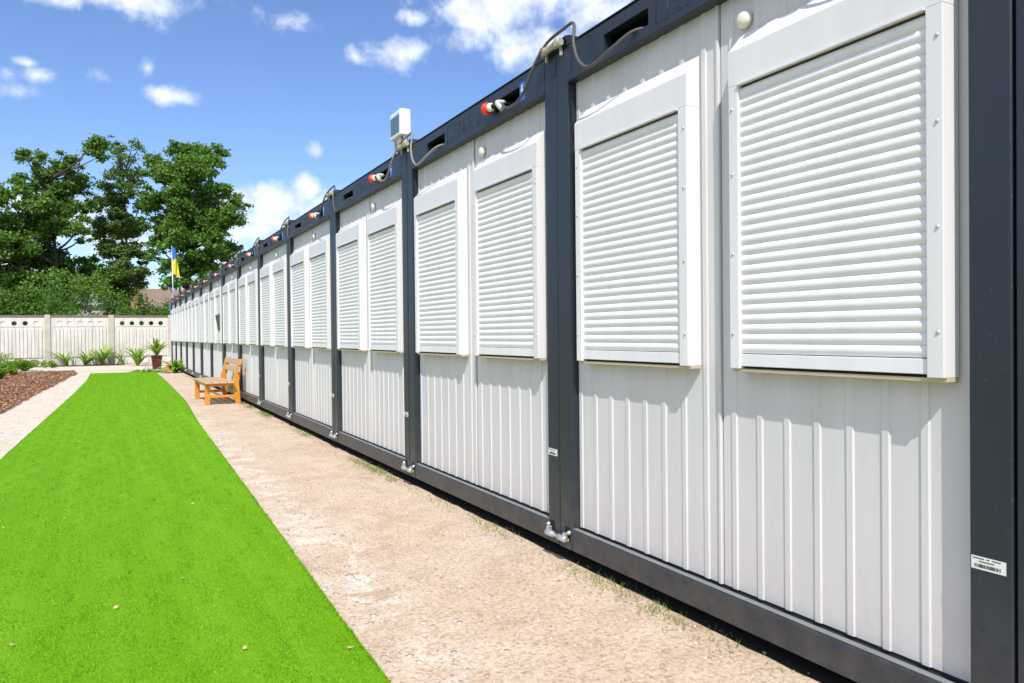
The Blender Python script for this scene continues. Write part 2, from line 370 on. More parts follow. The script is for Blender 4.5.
# ------------------------------------------------------------------ container unit (local: x into wall, y along, z up)
RW = W-.010        # real width, 10 mm gap
PW = .1235         # post width
PX = .058          # flat of the cladding
def make_unit():
    u = empty('container_unit', (D, S0, 0))
    y0, y1 = .005, .005+RW
    for a, b in ((y0, y0+PW), (y1-PW, y1)):
        MB().box(0, .16, a, b, .0, 2.79, .007, 3).build('corner_post', M['steel'], u)
    # top beam with two cable slots; the lower edge carries a drip lip
    tb = MB(); pa, pb = y0+PW, y1-PW
    zl, z0, z1, zt = 2.594, 2.652, 2.733, 2.80
    cuts = [(.43, .80), (1.612, 1.972)]
    tb.prism([(-.004, zl), (-.007, zl+.004), (-.007, zl+.012), (.0, zl+.018), (.0, z0), (.05, z0), (.05, zl)], pa, pb)
    tb.prism([(.0, z1), (.0, zt-.010), (.003, zt-.003), (.010, zt), (.05, zt), (.05, z1)], pa, pb)
    ya = pa
    for c0, c1 in cuts + [(pb, pb)]:
        tb.box(.0, .05, ya, c0, z0, z1); ya = c1
    tb.box(.05, .16, pa, pb, zl+.002, zl+.006)
    beam = tb.build('top_beam', M['steel'], u)
    MB().box(.13, .15, pa+.01, pb-.01, zl+.01, zt-.01).build('beam_cavity', M['black'], beam)
    # rolled cap sheet over the beam edge
    MB().box(-.004, .30, y0, y1, zt+.001, zt+.006).build('roof_edge', M['steel'], u)
    # raised relief lettering on the beam
    cu = bpy.data.curves.new('relief', 'FONT'); cu.body = 'ENAUL'; cu.size = .17; cu.space_character = 1.12
    cu.fill_mode = 'NONE'; cu.bevel_depth = .0022; cu.bevel_resolution = 0; cu.resolution_u = 3
    to = bpy.data.objects.new('relief_tmp', cu); COL.objects.link(to); bpy.context.view_layer.update()
    me = bpy.data.meshes.new_from_object(to.evaluated_get(bpy.context.evaluated_depsgraph_get()))
    COL.objects.unlink(to); bpy.data.objects.remove(to)
    me.transform(Matrix(((0, 0, -1, .0005), (-1, 0, 0, 1.46), (0, 1, 0, 2.64), (0, 0, 0, 1))))
    me.materials.clear(); me.materials.append(M['steel'])
    lt = bpy.data.objects.new('relief_lettering', me); link(lt); lt.parent = beam
    e = MB(); e.tube([(.0, 1.555, 2.635), (.0, 1.555, 2.735), (.0, 1.535, 2.765), (.0, 1.485, 2.765)], .0022, 4)
    e.tube([(.0, 1.555, 2.635), (.0, 1.475, 2.635), (.0, 1.475, 2.73)], .0022, 4); e.build('relief_emblem', M['steel'], beam)
    # bottom rail
    MB().prism([(.002, .0), (.0, .004), (.0, .108), (.003, .116), (.010, .120), (.034, .1205), (.034, .114), (.12, .114), (.12, .0)], y0+PW, y1-PW).build('bottom_rail', M['steel'], u)
    MB().box(.0045, .033, y0+PW+.001, y1-PW-.001, .119, .1225, .001, 1).build('rail_lip', M['lip'], u)
    MB().box(.062, .080, pa, pb, .115, .150).build('base_seal', M['dark_gap'], u)
    # cladding: trapezoidal ribs
    def clad(ya, yb, ribs, off, edges):
        pr = [(PX+off, ya)]
        for r in sorted(ribs):
            if r-.020 <= ya or r+.020 >= yb: continue
            pr += [(PX+off, r-.017), (PX-.006+off, r-.012), (PX-.006+off, r+.012), (PX+off, r+.017)]
        pr += [(PX+off, yb)]
        b = MB(); back = [(PX+.05, yb), (PX+.05, ya)]
        pts = pr + back
        A = [b.bm.verts.new((x, y, .129)) for x, y in pts]; B = [b.bm.verts.new((x, y, 2.60)) for x, y in pts]
        for i in range(len(pts)): j = (i+1) % len(pts); b.bm.faces.new((A[i], A[j], B[j], B[i]))
        b.bm.faces.new(A[::-1]); b.bm.faces.new(B)
        return b.build('wall_panel', M['panel'], u)
    clad(pa, 1.199, [.300+.139*i for i in range(7)], 0, 0)
    clad(1.207, pb, [1.30+.142*i for i in range(8)], -.003, 0)
    MB().prism([(PX-.008, 1.207), (PX-.012, 1.209), (PX-.012, 1.221), (PX-.003, 1.226), (PX+.01, 1.226), (PX+.01, 1.207)], .129, 2.60, axis='z').build('joint_trim', M['panel'], u)
    MB().box(PX+.02, PX+.045, 1.198, 1.208, .136, 2.6).build('joint_gap', M['dark_gap'], u)
    # roller shutters
    def shutter(a, b):
        zs, zb, zt_ = 1.060, 2.194, 2.334; xf = -.026
        body = MB().prism([(xf, zb), (xf, zt_-.002), (xf+.002, zt_+.002), (PX-.008, 2.42), (PX-.008, zb)], a, b).build('roller_shutter', M['frame'], u)
        body.name = 'roller_shutter'
        MB().prism([(xf-.008, zb-.006), (xf-.008, zb), (xf+.013, zb), (xf+.013, zb-.006)], a+.0555, b-.0505).build('box_lip', M['frame'], body)
        for g0, g1, s in ((a, a+.055, 1), (b-.050, b, -1)):
            g = MB().box(xf, PX-.006, g0, g1, zs, zb-.0005, .0025, 2).build('guide_rail', M['frame'], body)
            xc = g0+.018 if s > 0 else g1-.018
            for z in (1.20, 1.52, 1.84, 2.10): MB().lathe([(.0065, 0), (.0065, .002), (.004, .0045), (.0005, .005)], (xf, xc, z), (-1, 0, 0), 8).build('screw', M['galv'], body)
        # curtain of curved slats
        p = .0393; x0 = xf+.018; zz = zs+.060; prof = []
        n = int((zb+.02-zz)/p)
        for i in range(n):
            zbase = zz+i*p
            for k in range(9):
                t = k/8.; prof.append((x0 - .0070*math.sin(math.pi*t), zbase+.001+t*(p-.0015)))
            prof.append((x0+.003, zbase+p-.001)); 
        cv = MB(); A = [cv.bm.verts.new((x, a+.05, z)) for x, z in prof]; B = [cv.bm.verts.new((x, b-.045, z)) for x, z in prof]
        for i in range(len(prof)-1):
            f = cv.bm.faces.new((A[i], A[i+1], B[i+1], B[i])); f.smooth = True
        cv.bm.edges.ensure_lookup_table()
        cv.build('slat_curtain', M['shutter'], body)
        MB().box(x0-.009, x0+.004, a+.0555, b-.0505, zs+.010, zs+.058, .002, 2).build('bottom_bar', M['shutter'], body)
        MB().box(x0+.012, PX-.01, a+.0555, b-.0505, zs+.0005, zb-.01).build('window_recess', M['dark_gap'], body)
        MB().box(xf+.015, PX-.010, a-.001, b+.001, zs-.0135, zs-.0005, .0015, 1).build('sill', M['sill'], body)
    shutter(.186, 1.073); shutter(1.326, 2.213)
    # vent cap
    MB().lathe([(.036, 0), (.036, .010), (.032, .022), (.020, .030), (.004, .032)], (PX-.006, 1.052, 2.474), (-1, 0, 0), 24).build('vent_cap', M['cream'], u)
    # barcode sticker on near post
    st = MB().box(-.0012, .0005, .024, .122, .503, .541).build('barcode_sticker', M['paper'], u)
    b = MB(); yq = .112
    while yq > .040:
        w = random.choice((.0012, .0018, .0026)); b.box(-.0018, -.0012, yq-w, yq, .509, .519); yq -= w+random.choice((.001, .0016, .0022))
    for (q0, q1, z) in ((.085, .118, .534), (.070, .078, .5345), (.038, .062, .5345), (.056, .100, .5255)): b.box(-.0018, -.0012, q0, q1, z, z+.0026)
    b.build('barcode_print', M['ink'], st)
    # blue sticker near the slot with a white bolt
    bs = MB().box(-.0012, .0005, .365, .425, 2.64, 2.75).build('warning_sticker', M['blue'], u)
    mesh_obj('sticker_symbol', [(-.0020, .400, 2.735), (-.0020, .385, 2.735), (-.0020, .392, 2.708), (-.0020, .378, 2.708), (-.0020, .405, 2.665), (-.0020, .398, 2.694), (-.0020, .412, 2.694)], [(0, 1, 2, 3, 4, 5, 6)], M['paper'], bs)
    # CEE inlet: red cap, collar, grey body
    pl = MB().lathe([(.026, 0), (.039, .003), (.041, .020), (.037, .036), (.022, .045), (.004, .047)], (-.040, .782, 2.69), (-.25, 1, 0), 18).build('socket_cap', M['red'], u)
    MB().lathe([(.016, 0), (.027, .004), (.028, .026), (.020, .040)], (-.036, .742, 2.69), (-.1, 1, 0), 16).build('socket_collar', M['cream'], pl)
    MB().tube(smooth_path([(.03, .700, 2.69), (-.02, .735, 2.693), (-.036, .745, 2.69)], 4), .015, 10).build('socket_body', M['black'], pl)
    MB().tube(smooth_path([(.02, .66, 2.70), (-.03, .665, 2.698), (-.042, .640, 2.676), (-.03, .612, 2.64)], 5), .017, 10).build('inlet_elbow', M['grey_pl'], pl)
    # corner fittings, upper and lower
    for s, yy_ in ((1, y0), (-1, y1)):
        q = lambda t: yy_ + s*t
        lo, hi = sorted((q(0), q(PW)))
        cf = MB(); prof = [(q(0), 2.792), (q(0), 2.858), (q(.10), 2.862), (q(.155), 2.845), (q(.24), 2.803), (q(.24), 2.792)]
        cf.prism([(y, z) for y, z in prof], .0015, .15, axis='x')
        cf = cf.build('corner_casting', M['steel'], u)
        a_, b_ = sorted((q(.045), q(.10)))
        MB().box(-.0015, .010, a_, b_, 2.805, 2.850, .004, 1).build('casting_hole', M['black'], cf)
        cb = MB().box(-.006, .010, lo-.0, hi+.012 if s > 0 else hi, .002, .045, .002, 1).build('lower_casting', M['steel'], u)
        a_, b_ = sorted((q(.05), q(.105)))
        MB().box(-.0025, .004, a_, b_, .05, .125, .003, 1).build('casting_hole', M['black'], cb)
        h = MB().box(-.016, -.0027, q(.088)-.008, q(.088)+.008, .046, .062, .002, 1).build('tag', M['yellow'], cb)
        MB().lathe([(.012, 0), (.014, .004), (.010, .016), (.003, .018)], (-.003, q(.108), .098), (-1, 0, 0), 10).build('bolt', M['galv'], cb)
    # hull: roof, floor, far walls
    MB().box(.31, 6.05, y0+.002, y1-.002, 2.74, 2.797).build('roof', M['roof'], u)
    MB().box(.13, 6.0, y0+.01, y1-.01, .02, .10).build('floor', M['dark_gap'], u)
    MB().box(6.0, 6.05, y0, y1, .0, 2.739).build('rear_wall', M['panel'], u)
    for a_, b_ in ((y0+.004, y0+.03), (y1-.03, y1-.004)): MB().box(.17, 5.99, a_, b_, .101, 2.739).build('side_wall', M['panel'], u)
    for x in (.45, 3, 5.6):
        MB().box(x, x+.3, y0+.02, y0+.32, GZ, -.001).build('foundation_block', M['conc'], u)
    return u
ordn = ['first', 'second', 'third', 'fourth', 'fifth', 'sixth', 'seventh', 'eighth', 'ninth', 'tenth', 'eleventh', 'twelfth', 'thirteenth']
proto = make_unit()
G = 'white container units joined in one long row'
tag(proto, 'largest and nearest white container unit, its two closed roller shutters filling the right half', 'container unit', G)
units = {0: proto}
ul = {-1: 'dark post of the container unit cut off by the right edge',
      1: 'second white container unit from the right, red plug and blue sticker on its beam',
      2: 'third white container unit from the right, the floodlight standing above its near corner',
      3: 'fourth white container unit from the right, both roller shutters closed',
      4: 'fifth white container unit from the right, both shutters closed, ahead of the wooden bench',
      5: 'sixth white container unit from the right, directly behind the wooden bench backrest',
      6: 'seventh white container unit from the right, rising behind the wooden bench seat',
      7: 'eighth white container unit from the right, the one with a dark wedge on its shutter',
      8: 'ninth white container unit from the right, just beyond the unit with the dark wedge',
      9: 'tenth white container unit from the right, small in the distance',
      10: 'eleventh white container unit from the right, fourth from the far end of the row',
      11: 'twelfth white container unit from the right, third from the far end of the row',
      12: 'last but one white container unit at the far end of the row',
      13: 'farthest white container unit, last of the row beside the flagpole'}
for k in range(-1, 14):
    if k == 0: continue
    c = copy_tree(proto); c.location = (D + random.uniform(-.003, .003), S0+k*W, random.uniform(-.003, .003)); c['label'] = ul[k]; units[k] = c
# dark wedge-shaped flap on unit 7's near shutter
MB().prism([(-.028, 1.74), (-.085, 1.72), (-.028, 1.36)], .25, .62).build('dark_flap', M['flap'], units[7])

# clamps bridging the seams (lifted-off fittings)
def make_clamps():
    c = MB(); 
    c.lathe([(.020, 0), (.024, .006), (.024, .060), (.018, .066), (.018, .150), (.024, .156), (.024, .205), (.020, .212)], (-.030, -.106, 2.822), (0, 1, 0), 12)
    c.box(-.052, -.008, -.092, -.066, 2.800, 2.846, .003, 1); c.box(-.052, -.008, .066, .092, 2.800, 2.846, .003, 1)
    c.box(-.020, -.004, -.085, -.073, 2.755, 2.80, .002, 1); c.box(-.020, -.004, .073, .085, 2.765, 2.80, .002, 1)
    c = c.build('upper_seam_clamp', M['brass'])
    d = MB().lathe([(.012, 0), (.018, .006), (.018, .075), (.010, .08), (.010, .13), (.018, .135), (.018, .205), (.012, .212)], (-.030, -.111, .062), (0, 1, 0), 12)
    d.box(-.036, -.006, -.098, -.080, .044, .096, .003, 1); d.box(-.036, -.006, .074, .092, .044, .096, .003, 1)
    d = d.build('lower_seam_clamp', M['galv'])
    return c, d
uc, dc = make_clamps()
pos = ['right-hand edge', 'second', 'third', 'fourth', 'fifth', 'sixth', 'seventh', 'eighth', 'ninth', 'tenth', 'eleventh', 'twelfth', 'thirteenth', 'fourteenth']
def where(k):
    return ['nearest', 'second nearest', 'third nearest', 'fourth nearest', 'fifth nearest', 'sixth nearest', 'seventh nearest', 'eighth nearest', 'ninth nearest', 'tenth nearest', 'eleventh nearest', 'twelfth nearest', 'farthest'][k-1]
for k in range(1, 14):
    a, b = (uc, dc) if k == 1 else (uc.copy(), dc.copy())
    if k > 1: COL.objects.link(a); COL.objects.link(b)
    for o in (a, b): o.location = (D, S0+k*W, 0)
    tag(a, f'pale metal clamp joining two dark post tops, {where(k)} to the camera', 'clamp', 'clamps joining the container tops')
    tag(b, f'silver bolt clamp joining two dark post feet, {where(k)} to the camera', 'clamp', 'clamps joining the container feet')

# cables
def cable(k, pale=False, first=None):
    j = lambda s=.012: random.uniform(-s, s) if k > 1 else 0
    left = [(.09, .650, 2.70), (.02, .640, 2.695), (-.040, .575, 2.660), (-.070, .47, 2.606), (-.085, .32, 2.590), (-.090, .215, 2.625), (-.085, .150+j(), 2.70), (-.060, .085, 2.80+j())]
    over = [(-.030, .02, 2.868), (-.022, -.12+j(), 2.885), (-.030, -.225, 2.880), (-.042, -.262, 2.835)]
    right = [(-.062, -.285+j(), 2.745), (-.078, -.35, 2.635+j()), (-.082, -.435, 2.568), (-.080, -.53, 2.566), (-.060, -.64, 2.605), (-.012, -.725, 2.655), (.06, -.78, 2.672)]
    o = MB().tube(smooth_path(left+over+right, 6), .0088, 10).build('power_cable', M['cable_pale' if pale else 'cable'])
    o.location = (D, S0+k*W, 0)
    tag(o, f'{"pale" if pale else "grey"} power cable looping over the {where(k)} pair of joined posts, slot to slot' if k else 'grey power cable just above the picture, casting a looped shadow on the nearest shutter box', 'cable', 'cables looping over the container joints')
for k in range(1, 14): cable(k, k == 2)
cable(0)

# floodlight on top of seam 2
fl = empty('floodlight', (D+.02, S0+2*W+.16, 2.862)); tag(fl, 'white boxy floodlight with grey glass front standing on the container roof edge', 'floodlight')
hb = MB().box(-.035, .065, -.06, .215, .085, .315, .012, 3).build('housing', M['white_pl'], fl)
MB().box(-.0385, -.0345, -.032, .187, .118, .270, .001, 1).build('lamp_glass', M['glass'], fl)
MB().box(.0, .05, .02, .14, .045, .084, .004, 1).build('junction_box', M['cream'], fl)
br = MB(); br.box(.0, .035, -.045, -.035, .0, .12, .001, 1); br.box(.0, .035, .19, .20, .0, .12, .001, 1); br.box(.0, .035, -.045, .20, -.005, .003); br.build('bracket', M['galv'], fl)
MB().box(.0, .05, -.03, .02, .0, .084, .004, 1).build('support_post', M['steel'], fl)

# ------------------------------------------------------------------ bench
bn = empty('wooden_bench', (1.84, 16.05, GZ), R(1)); tag(bn, 'orange wooden bench with backrest and bleached seat boards facing the lawn', 'bench')
L2 = .98
for i in range(4):
    x0 = -.34 + i*.135; MB().box(x0, x0+.120, -L2, L2, .405, .435, .006, 2).build('seat_board', M['seat'], bn)
for z, tl in ((.66, .10), (.80, .135)):
    rot = Matrix.Rotation(R(10), 3, 'Y')
    MB().box(.265+(z-.66)*.18, .29+(z-.66)*.18, -L2, L2, z-.055, z+.055, .006, 2, rot).build('back_board', M['seat'], bn)
for sy in (-1, 1):
    y = sy*.80
    MB().box(-.325, -.235, y-.035, y+.035, .0, .404, .006, 2).build('leg', M['wood'], bn)
    lg = MB(); 
    lg.prism([(.225, .0), (.315, .0), (.285, .42), (.375, .86), (.290, .86), (.175, .44)], y-.035, y+.035); lg.build('rear_leg', M['wood'], bn)
    MB().box(-.246, .205, y-.025, y+.025, .345, .404, .004, 1).build('apron', M['wood'], bn)
    MB().box(-.246, .238, y-.02, y+.02, .13, .18, .004, 1).build('stretcher', M['wood'], bn)
MB().box(-.30, -.27, -.764, .764, .35, .404).build('front_rail', M['wood'], bn)
MB().box(-.03, .0, -.779, .779, .13, .17).build('long_stretcher', M['wood'], bn)

# ------------------------------------------------------------------ fence
FY = 41.9
fe = empty('concrete_fence', (0, FY, GZ)); tag(fe, 'pale precast concrete fence with round holes closing off the yard behind the lawn', 'fence')
FX0, FP = 2.64, 2.675
def fence_panel(x0, x1, flags):
    b = MB()
    # frame of the panel
    zt, zh, zr = 2.30, 2.02, 1.80     # coping underside, hole centre, top of pales
    y0, y1 = 0, .07
    b.box(x0, x1, y0, y1, 2.19, zt)
    # hole strip
    wc = (x1-x0-.26)/5
    b.box(x0, x0+.13, y0, y1, 1.86, 2.19); b.box(x1-.13, x1, y0, y1, 1.86, 2.19)
    n = 24; r = .108
    for i, op in enumerate(flags):
        cx = x0+.13+wc*(i+.5); cz = 2.025; hw, hh = wc/2, .165
        def sq(a):
            c, s = math.cos(a), math.sin(a); k = 1/max(abs(c)/hw, abs(s)/hh); return (cx+c*k, cz+s*k)
        for yy_, sgn in ((y0, 1), (y1, -1)):
            O = [b.bm.verts.new((sq((q+.5)*2*math.pi/n)[0], yy_, sq((q+.5)*2*math.pi/n)[1])) for q in range(n)]
            I = [b.bm.verts.new((cx+r*math.cos((q+.5)*2*math.pi/n), yy_, cz+r*math.sin((q+.5)*2*math.pi/n))) for q in range(n)]
            for q in range(n): b.bm.faces.new((O[q], O[(q+1) % n], I[(q+1) % n], I[q]))
            cor = [(cx+a*hw, cz+c*hh) for a, c in ((1, 1), (-1, 1), (-1, -1), (1, -1))]
            if yy_ == y0: I0 = I
            else: I1 = I
            for (ax, az) in cor:
                ds = sorted(O, key=lambda v: (v.co.x-ax)**2+(v.co.z-az)**2)[:2]
                if all(abs(v.co.x-ax) > 1e-6 or abs(v.co.z-az) > 1e-6 for v in ds):
                    cvx = b.bm.verts.new((ax, yy_, az)); b.bm.faces.new((cvx, ds[0], ds[1]))
        for q in range(n): b.bm.faces.new((I0[q], I0[(q+1) % n], I1[(q+1) % n], I1[q]))
        if not op: b.box(cx-r-.01, cx+r+.01, y0+.028, y0+.05, cz-r-.01, cz+r+.01)
    # pales
    b.box(x0, x1, y0+.02, y1-.002, .36, 1.86)
    np_ = 15; pw = (x1-x0-.16)/np_
    for i in range(np_):
        a = x0+.08+i*pw
        b.prism([(a+.026, .40), (a+.026, 1.74), (a+.04, 1.79), (a+pw/2, 1.81), (a+pw-.04, 1.79), (a+pw-.026, 1.74), (a+pw-.026, .40)], y0-.022, y0+.021, axis='y')
    b.box(x0, x0+.075, y0, y0+.0195, .36, 1.86); b.box(x1-.075, x1, y0, y0+.0195, .36, 1.86)
    o = b.build('panel', M['conc'], fe)
    MB().box(x0, x1, y0-.012, y1+.01, .0, .345, .008, 1).build('base_slab', M['conc'], fe)
    MB().box(x0, x1, y0-.02, y1+.02, zt+.001, zt+.105, .012, 2).build('coping', M['conc_dirty'], fe)
    MB().box(x0, x1, y0+.005, y1-.005, .3455, .3595).build('joint', M['dark_gap'], fe)
FL = [(1, 1, 1, 1, 1), (0, 0, 0, 0, 0), (0, 0, 1, 1, 0), (1, 1, 0, 1, 1), (0, 0, 0, 0, 0), (1, 1, 1, 1, 1)]
for i in range(6):
    xr_ = FX0 - i*FP
    MB().box(xr_-.12, xr_+.12, -.06, .14, 0, 2.43, .012, 2).build('post', M['conc_post'], fe)
    fence_panel(xr_-FP+.125, xr_-.125, FL[i])
MB().box(FX0-6*FP-.12, FX0-6*FP+.12, -.06, .14, 0, 2.43, .012, 2).build('post', M['conc_post'], fe)
for i in (1, 2, 3):
    fence_panel(FX0+(i-1)*FP+.125, FX0+i*FP-.125, (0, 0, 0, 0, 0)); MB().box(FX0+i*FP-.12, FX0+i*FP+.12, -.06, .14, 0, 2.43, .012, 2).build('post', M['conc_post'], fe)
for i, c in enumerate([o for o in fe.children]): c.name = c.name

# ------------------------------------------------------------------ flag, banner
fp = empty('flagpole', (2.44, 36.9, GZ)); tag(fp, 'thin grey flagpole with a limp blue and yellow flag beyond the last container', 'flagpole')
MB().tube([(0, 0, 0), (0, 0, 3), (-.03, 0, 5.42)], [.03, .026, .018], 10).build('pole', M['galv'], fp)
def cloth(name, w, z0, z1, x0, mats, split, parent, y=0):
    nx, nz = 14, 26; V = []; F = []; mi = []
    for j in range(nz+1):
        t = j/nz; z = z1+(z0-z1)*t
        for i in range(nx+1):
            s = i/nx; dr = .22*s*(1-t*.3)
            V.append((x0+s*w*(.55+.45*t) , y+.07*math.sin(s*7+t*3)*(.4+s), z-dr*1.2*s))
    for j in range(nz):
        for i in range(nx):
            a = j*(nx+1)+i; F.append((a, a+1, a+nx+2, a+nx+1)); s = i/nx; t = j/nz
            mi.append(0 if t+s*.25 < split else 1)
    o = mesh_obj(name, V, F, mats[0], parent, True); o.data.materials.append(mats[1])
    o.data.polygons.foreach_set('material_index', mi)
    m = o.modifiers.new('thick', 'SOLIDIFY'); m.thickness = .004
    return o
M['fblue'] = simple('blue_flag_cloth', (.02, .16, .50), .8); M['fyel'] = simple('yellow_flag_cloth', (.80, .62, .02), .8)
cloth('flag', .30, 4.12, 5.38, -.01, (M['fblue'], M['fyel']), .50, fp)
M['bblue'] = simple('blue_banner_cloth', (.06, .24, .50), .8); M['bpink'] = simple('pink_banner_cloth', (.62, .22, .30), .8)
bn2 = empty('hanging_banner', (2.36, 37.6, GZ)); tag(bn2, 'narrow banner, blue above pink, hanging at the far end of the container row', 'banner')
MB().tube([(.14, 0, 0), (.14, 0, 3.05)], .02, 8).build('pole', M['galv'], bn2)
MB().box(-.02, .135, -.01, .01, 2.40, 2.98).build('upper_cloth', M['bblue'], bn2)
MB().box(.02, .135, -.01, .01, 1.70, 2.30).build('lower_cloth', M['bpink'], bn2)

# ------------------------------------------------------------------ plants
def frond_plant(name, loc, n, L, mat, label, cat='plant', lean=(0, 0), wd=.06, group=None, up=1.0, segs=7):
    o = empty(name, loc); tag(o, label, cat, group)
    V = []; F = []
    for i in range(n):
        az = random.uniform(0, 2*math.pi); l = L*random.uniform(.65, 1.1); e = R(random.uniform(50, 85))*up
        dx, dy = math.cos(az), math.sin(az); x = y = z = 0; x += random.uniform(-.05, .05); y += random.uniform(-.05, .05)
        w = wd*random.uniform(.7, 1.2); base = len(V); px, py = -dy, dx
        for k in range(segs+1):
            t = k/segs; ww = w*(.35+1.3*t*(1-t)*2)*(1 if k < segs else .1)
            V += [(x-px*ww/2, y-py*ww/2, z), (x+px*ww/2, y+py*ww/2, z+.004)]
            st = l/segs; x += dx*math.cos(e)*st + lean[0]*st; y += dy*math.cos(e)*st + lean[1]*st; z += math.sin(e)*st; e -= R(random.uniform(6, 16))
            z = max(z, .01)
        for k in range(segs): a = base+2*k; F.append((a, a+1, a+3, a+2))
    f = mesh_obj('leaves', V, F, mat, o, True); return o
GP = 'leafy plants in front of the concrete fence'
frond_plant('strap_leaf_plant', (-1.90, 41.1, GZ), 30, 1.15, M['leafE'], 'arching leafy plant against the fence, leftmost of the strap-leaved ones', lean=(-.35, 0), group=GP, wd=.07)
frond_plant('strap_leaf_plant', (-1.15, 41.0, GZ), 44, 1.15, M['leafE'], 'broad spreading strap-leaved plant in the middle of the middle fence panel', lean=(.25, 0), group=GP, wd=.08)
frond_plant('strap_leaf_plant', (-.42, 41.0, GZ), 44, 1.3, M['leafE'], 'upright bushy strap-leaved plant just left of the second fence post', group=GP, wd=.08)
frond_plant('strap_leaf_plant', (.50, 40.9, GZ), 16, 1.2, M['leafE'], 'sparse strap-leaved plant leaning left just right of the second fence post', lean=(-.5, 0), group=GP, wd=.06)
frond_plant('strap_leaf_plant', (1.02, 38.6, GZ), 36, 1.35, M['leafE'], 'dense leafy plant just left of the red flower pot', group=GP, wd=.1)
frond_plant('low_weed_clump', (-2.9, 41.2, GZ), 18, .5, M['weed'], 'low yellowish weed clump at the foot of the left fence post', group=GP, wd=.06)
frond_plant('creeping_plant', (1.05, 31.2, GZ+.02), 90, .62, M['leafE'], 'flat creeping green plant at the far end of the lawn', up=.35, wd=.07)
frond_plant('creeping_plant', (1.50, 30.9, GZ+.02), 40, .55, M['leafE'], 'small creeping plant between lawn end and gravel, in front of the pot', up=.35, wd=.07)
frond_plant('broad_leaf_plant', (2.02, 30.0, GZ), 46, .95, M['leafE'], 'broad bright green plant spreading beside the container foot near the fence', lean=(.1, 0), wd=.12, up=.8)
# pot with plant
pt = empty('flower_pot', (1.60, 34.1, GZ)); tag(pt, 'dark red square flower pot standing at the end of the lawn', 'flower pot')
p = MB(); 
for a, b, h0, h1 in ((.15, .20, 0, .50), (.215, .215, .50, .56)):
    A = [p.bm.verts.new((x*a, y*a, h0)) for x, y in ((-1, -1), (1, -1), (1, 1), (-1, 1))]; B = [p.bm.verts.new((x*b, y*b, h1)) for x, y in ((-1, -1), (1, -1), (1, 1), (-1, 1))]
    for i in range(4): p.bm.faces.new((A[i], A[(i+1) % 4], B[(i+1) % 4], B[i]))
    p.bm.faces.new(A[::-1]); p.bm.faces.new(B)
p.build('pot_body', M['potred'], pt)
MB().box(-.19, .19, -.19, .19, .561, .566).build('potting_soil', M['soil'], pt)
pp = frond_plant('potted_plant', (1.60, 34.1, GZ+.567), 46, .95, M['leafE'], 'green plant growing out of the dark red square pot', wd=.07)
# white bird-like garden table/ornament left of pot
wo = empty('garden_ornament', (1.22, 34.0, GZ)); tag(wo, 'pale low ornament on two thin legs between leafy plant and red pot', 'ornament')
MB().lathe([(.02, 0), (.09, .03), (.12, .10), (.09, .17), (.02, .21)], (0, 0, .25), (0, 0, 1), 14).build('body', M['white_pl'], wo)
for s in (-1, 1): MB().tube([(s*.05, 0, 0), (s*.05, 0, .28)], .014, 6).build('leg', M['brickred'], wo)
gn = empty('garden_figurine', (1.92, 32.0, GZ)); tag(gn, 'small orange and white garden figurine between the pot and the containers', 'figurine')
MB().lathe([(.09, 0), (.11, .06), (.10, .22), (.06, .32), (.03, .34)], (0, 0, 0), (0, 0, 1), 14).build('body', M['orange_pl'], gn)
MB().lathe([(.02, 0), (.07, .03), (.085, .09), (.06, .16), (.01, .19)], (.01, 0, .33), (0, 0, 1), 14).build('head', M['white_pl'], gn)

# ------------------------------------------------------------------ shrubs (clipped and loose)
def ball_leaves(c, r, n, shell=.55):
    v = rng.normal(size=(n, 3)); v /= np.linalg.norm(v, axis=1)[:, None]
    rr = (shell + (1-shell)*rng.random(n))**(1/1.5)
    return np.array(c) + v*rr[:, None]*np.array(r)
def shrub(loc, rx, h, n, label, group, mat='leafF', size=.05):
    o = empty('box_shrub', loc); tag(o, label, 'shrub', group)
    P = []
    for i in range(14):
        a = random.uniform(0, 6.28); d = random.uniform(0, 1.0)
        P.append(ball_leaves((math.cos(a)*rx*d, math.sin(a)*rx*d, h*random.uniform(.3, .85)), (rx*.34, rx*.34, h*.30), n//14, .5))
    P = np.concatenate(P); P[:, 2] = np.maximum(P[:, 2], .02); quads('foliage', P, size, M[mat], o)
    s = MB()
    for i in range(5):
        a = i*1.25; s.tube([(0, 0, 0), (math.cos(a)*rx*.4, math.sin(a)*rx*.4, h*.5)], [.015, .006], 6)
    s.build('stem', M['bark'], o)
GS = 'low green shrubs along the mulch bed'
shrub((-3.5, 28.6, GZ), .46, .36, 6500, 'low rounded green shrub on the mulch, leftmost and nearest of the row', GS)
shrub((-3.4, 31.4, GZ), .42, .40, 6500, 'low rounded green shrub on the mulch, second from the left edge', GS)
shrub((-3.15, 35.6, GZ), .55, .52, 8000, 'bright green bushy shrub on the mulch nearest the cross path', GS)
shrub((-4.3, 37.8, GZ), .5, .7, 2400, 'low brownish-green shrub by the fence at the left edge', GS)
shrub((-2.35, 38.4, GZ), .3, .3, 1200, 'smallest green shrub beyond the cross path near the fence post', GS)

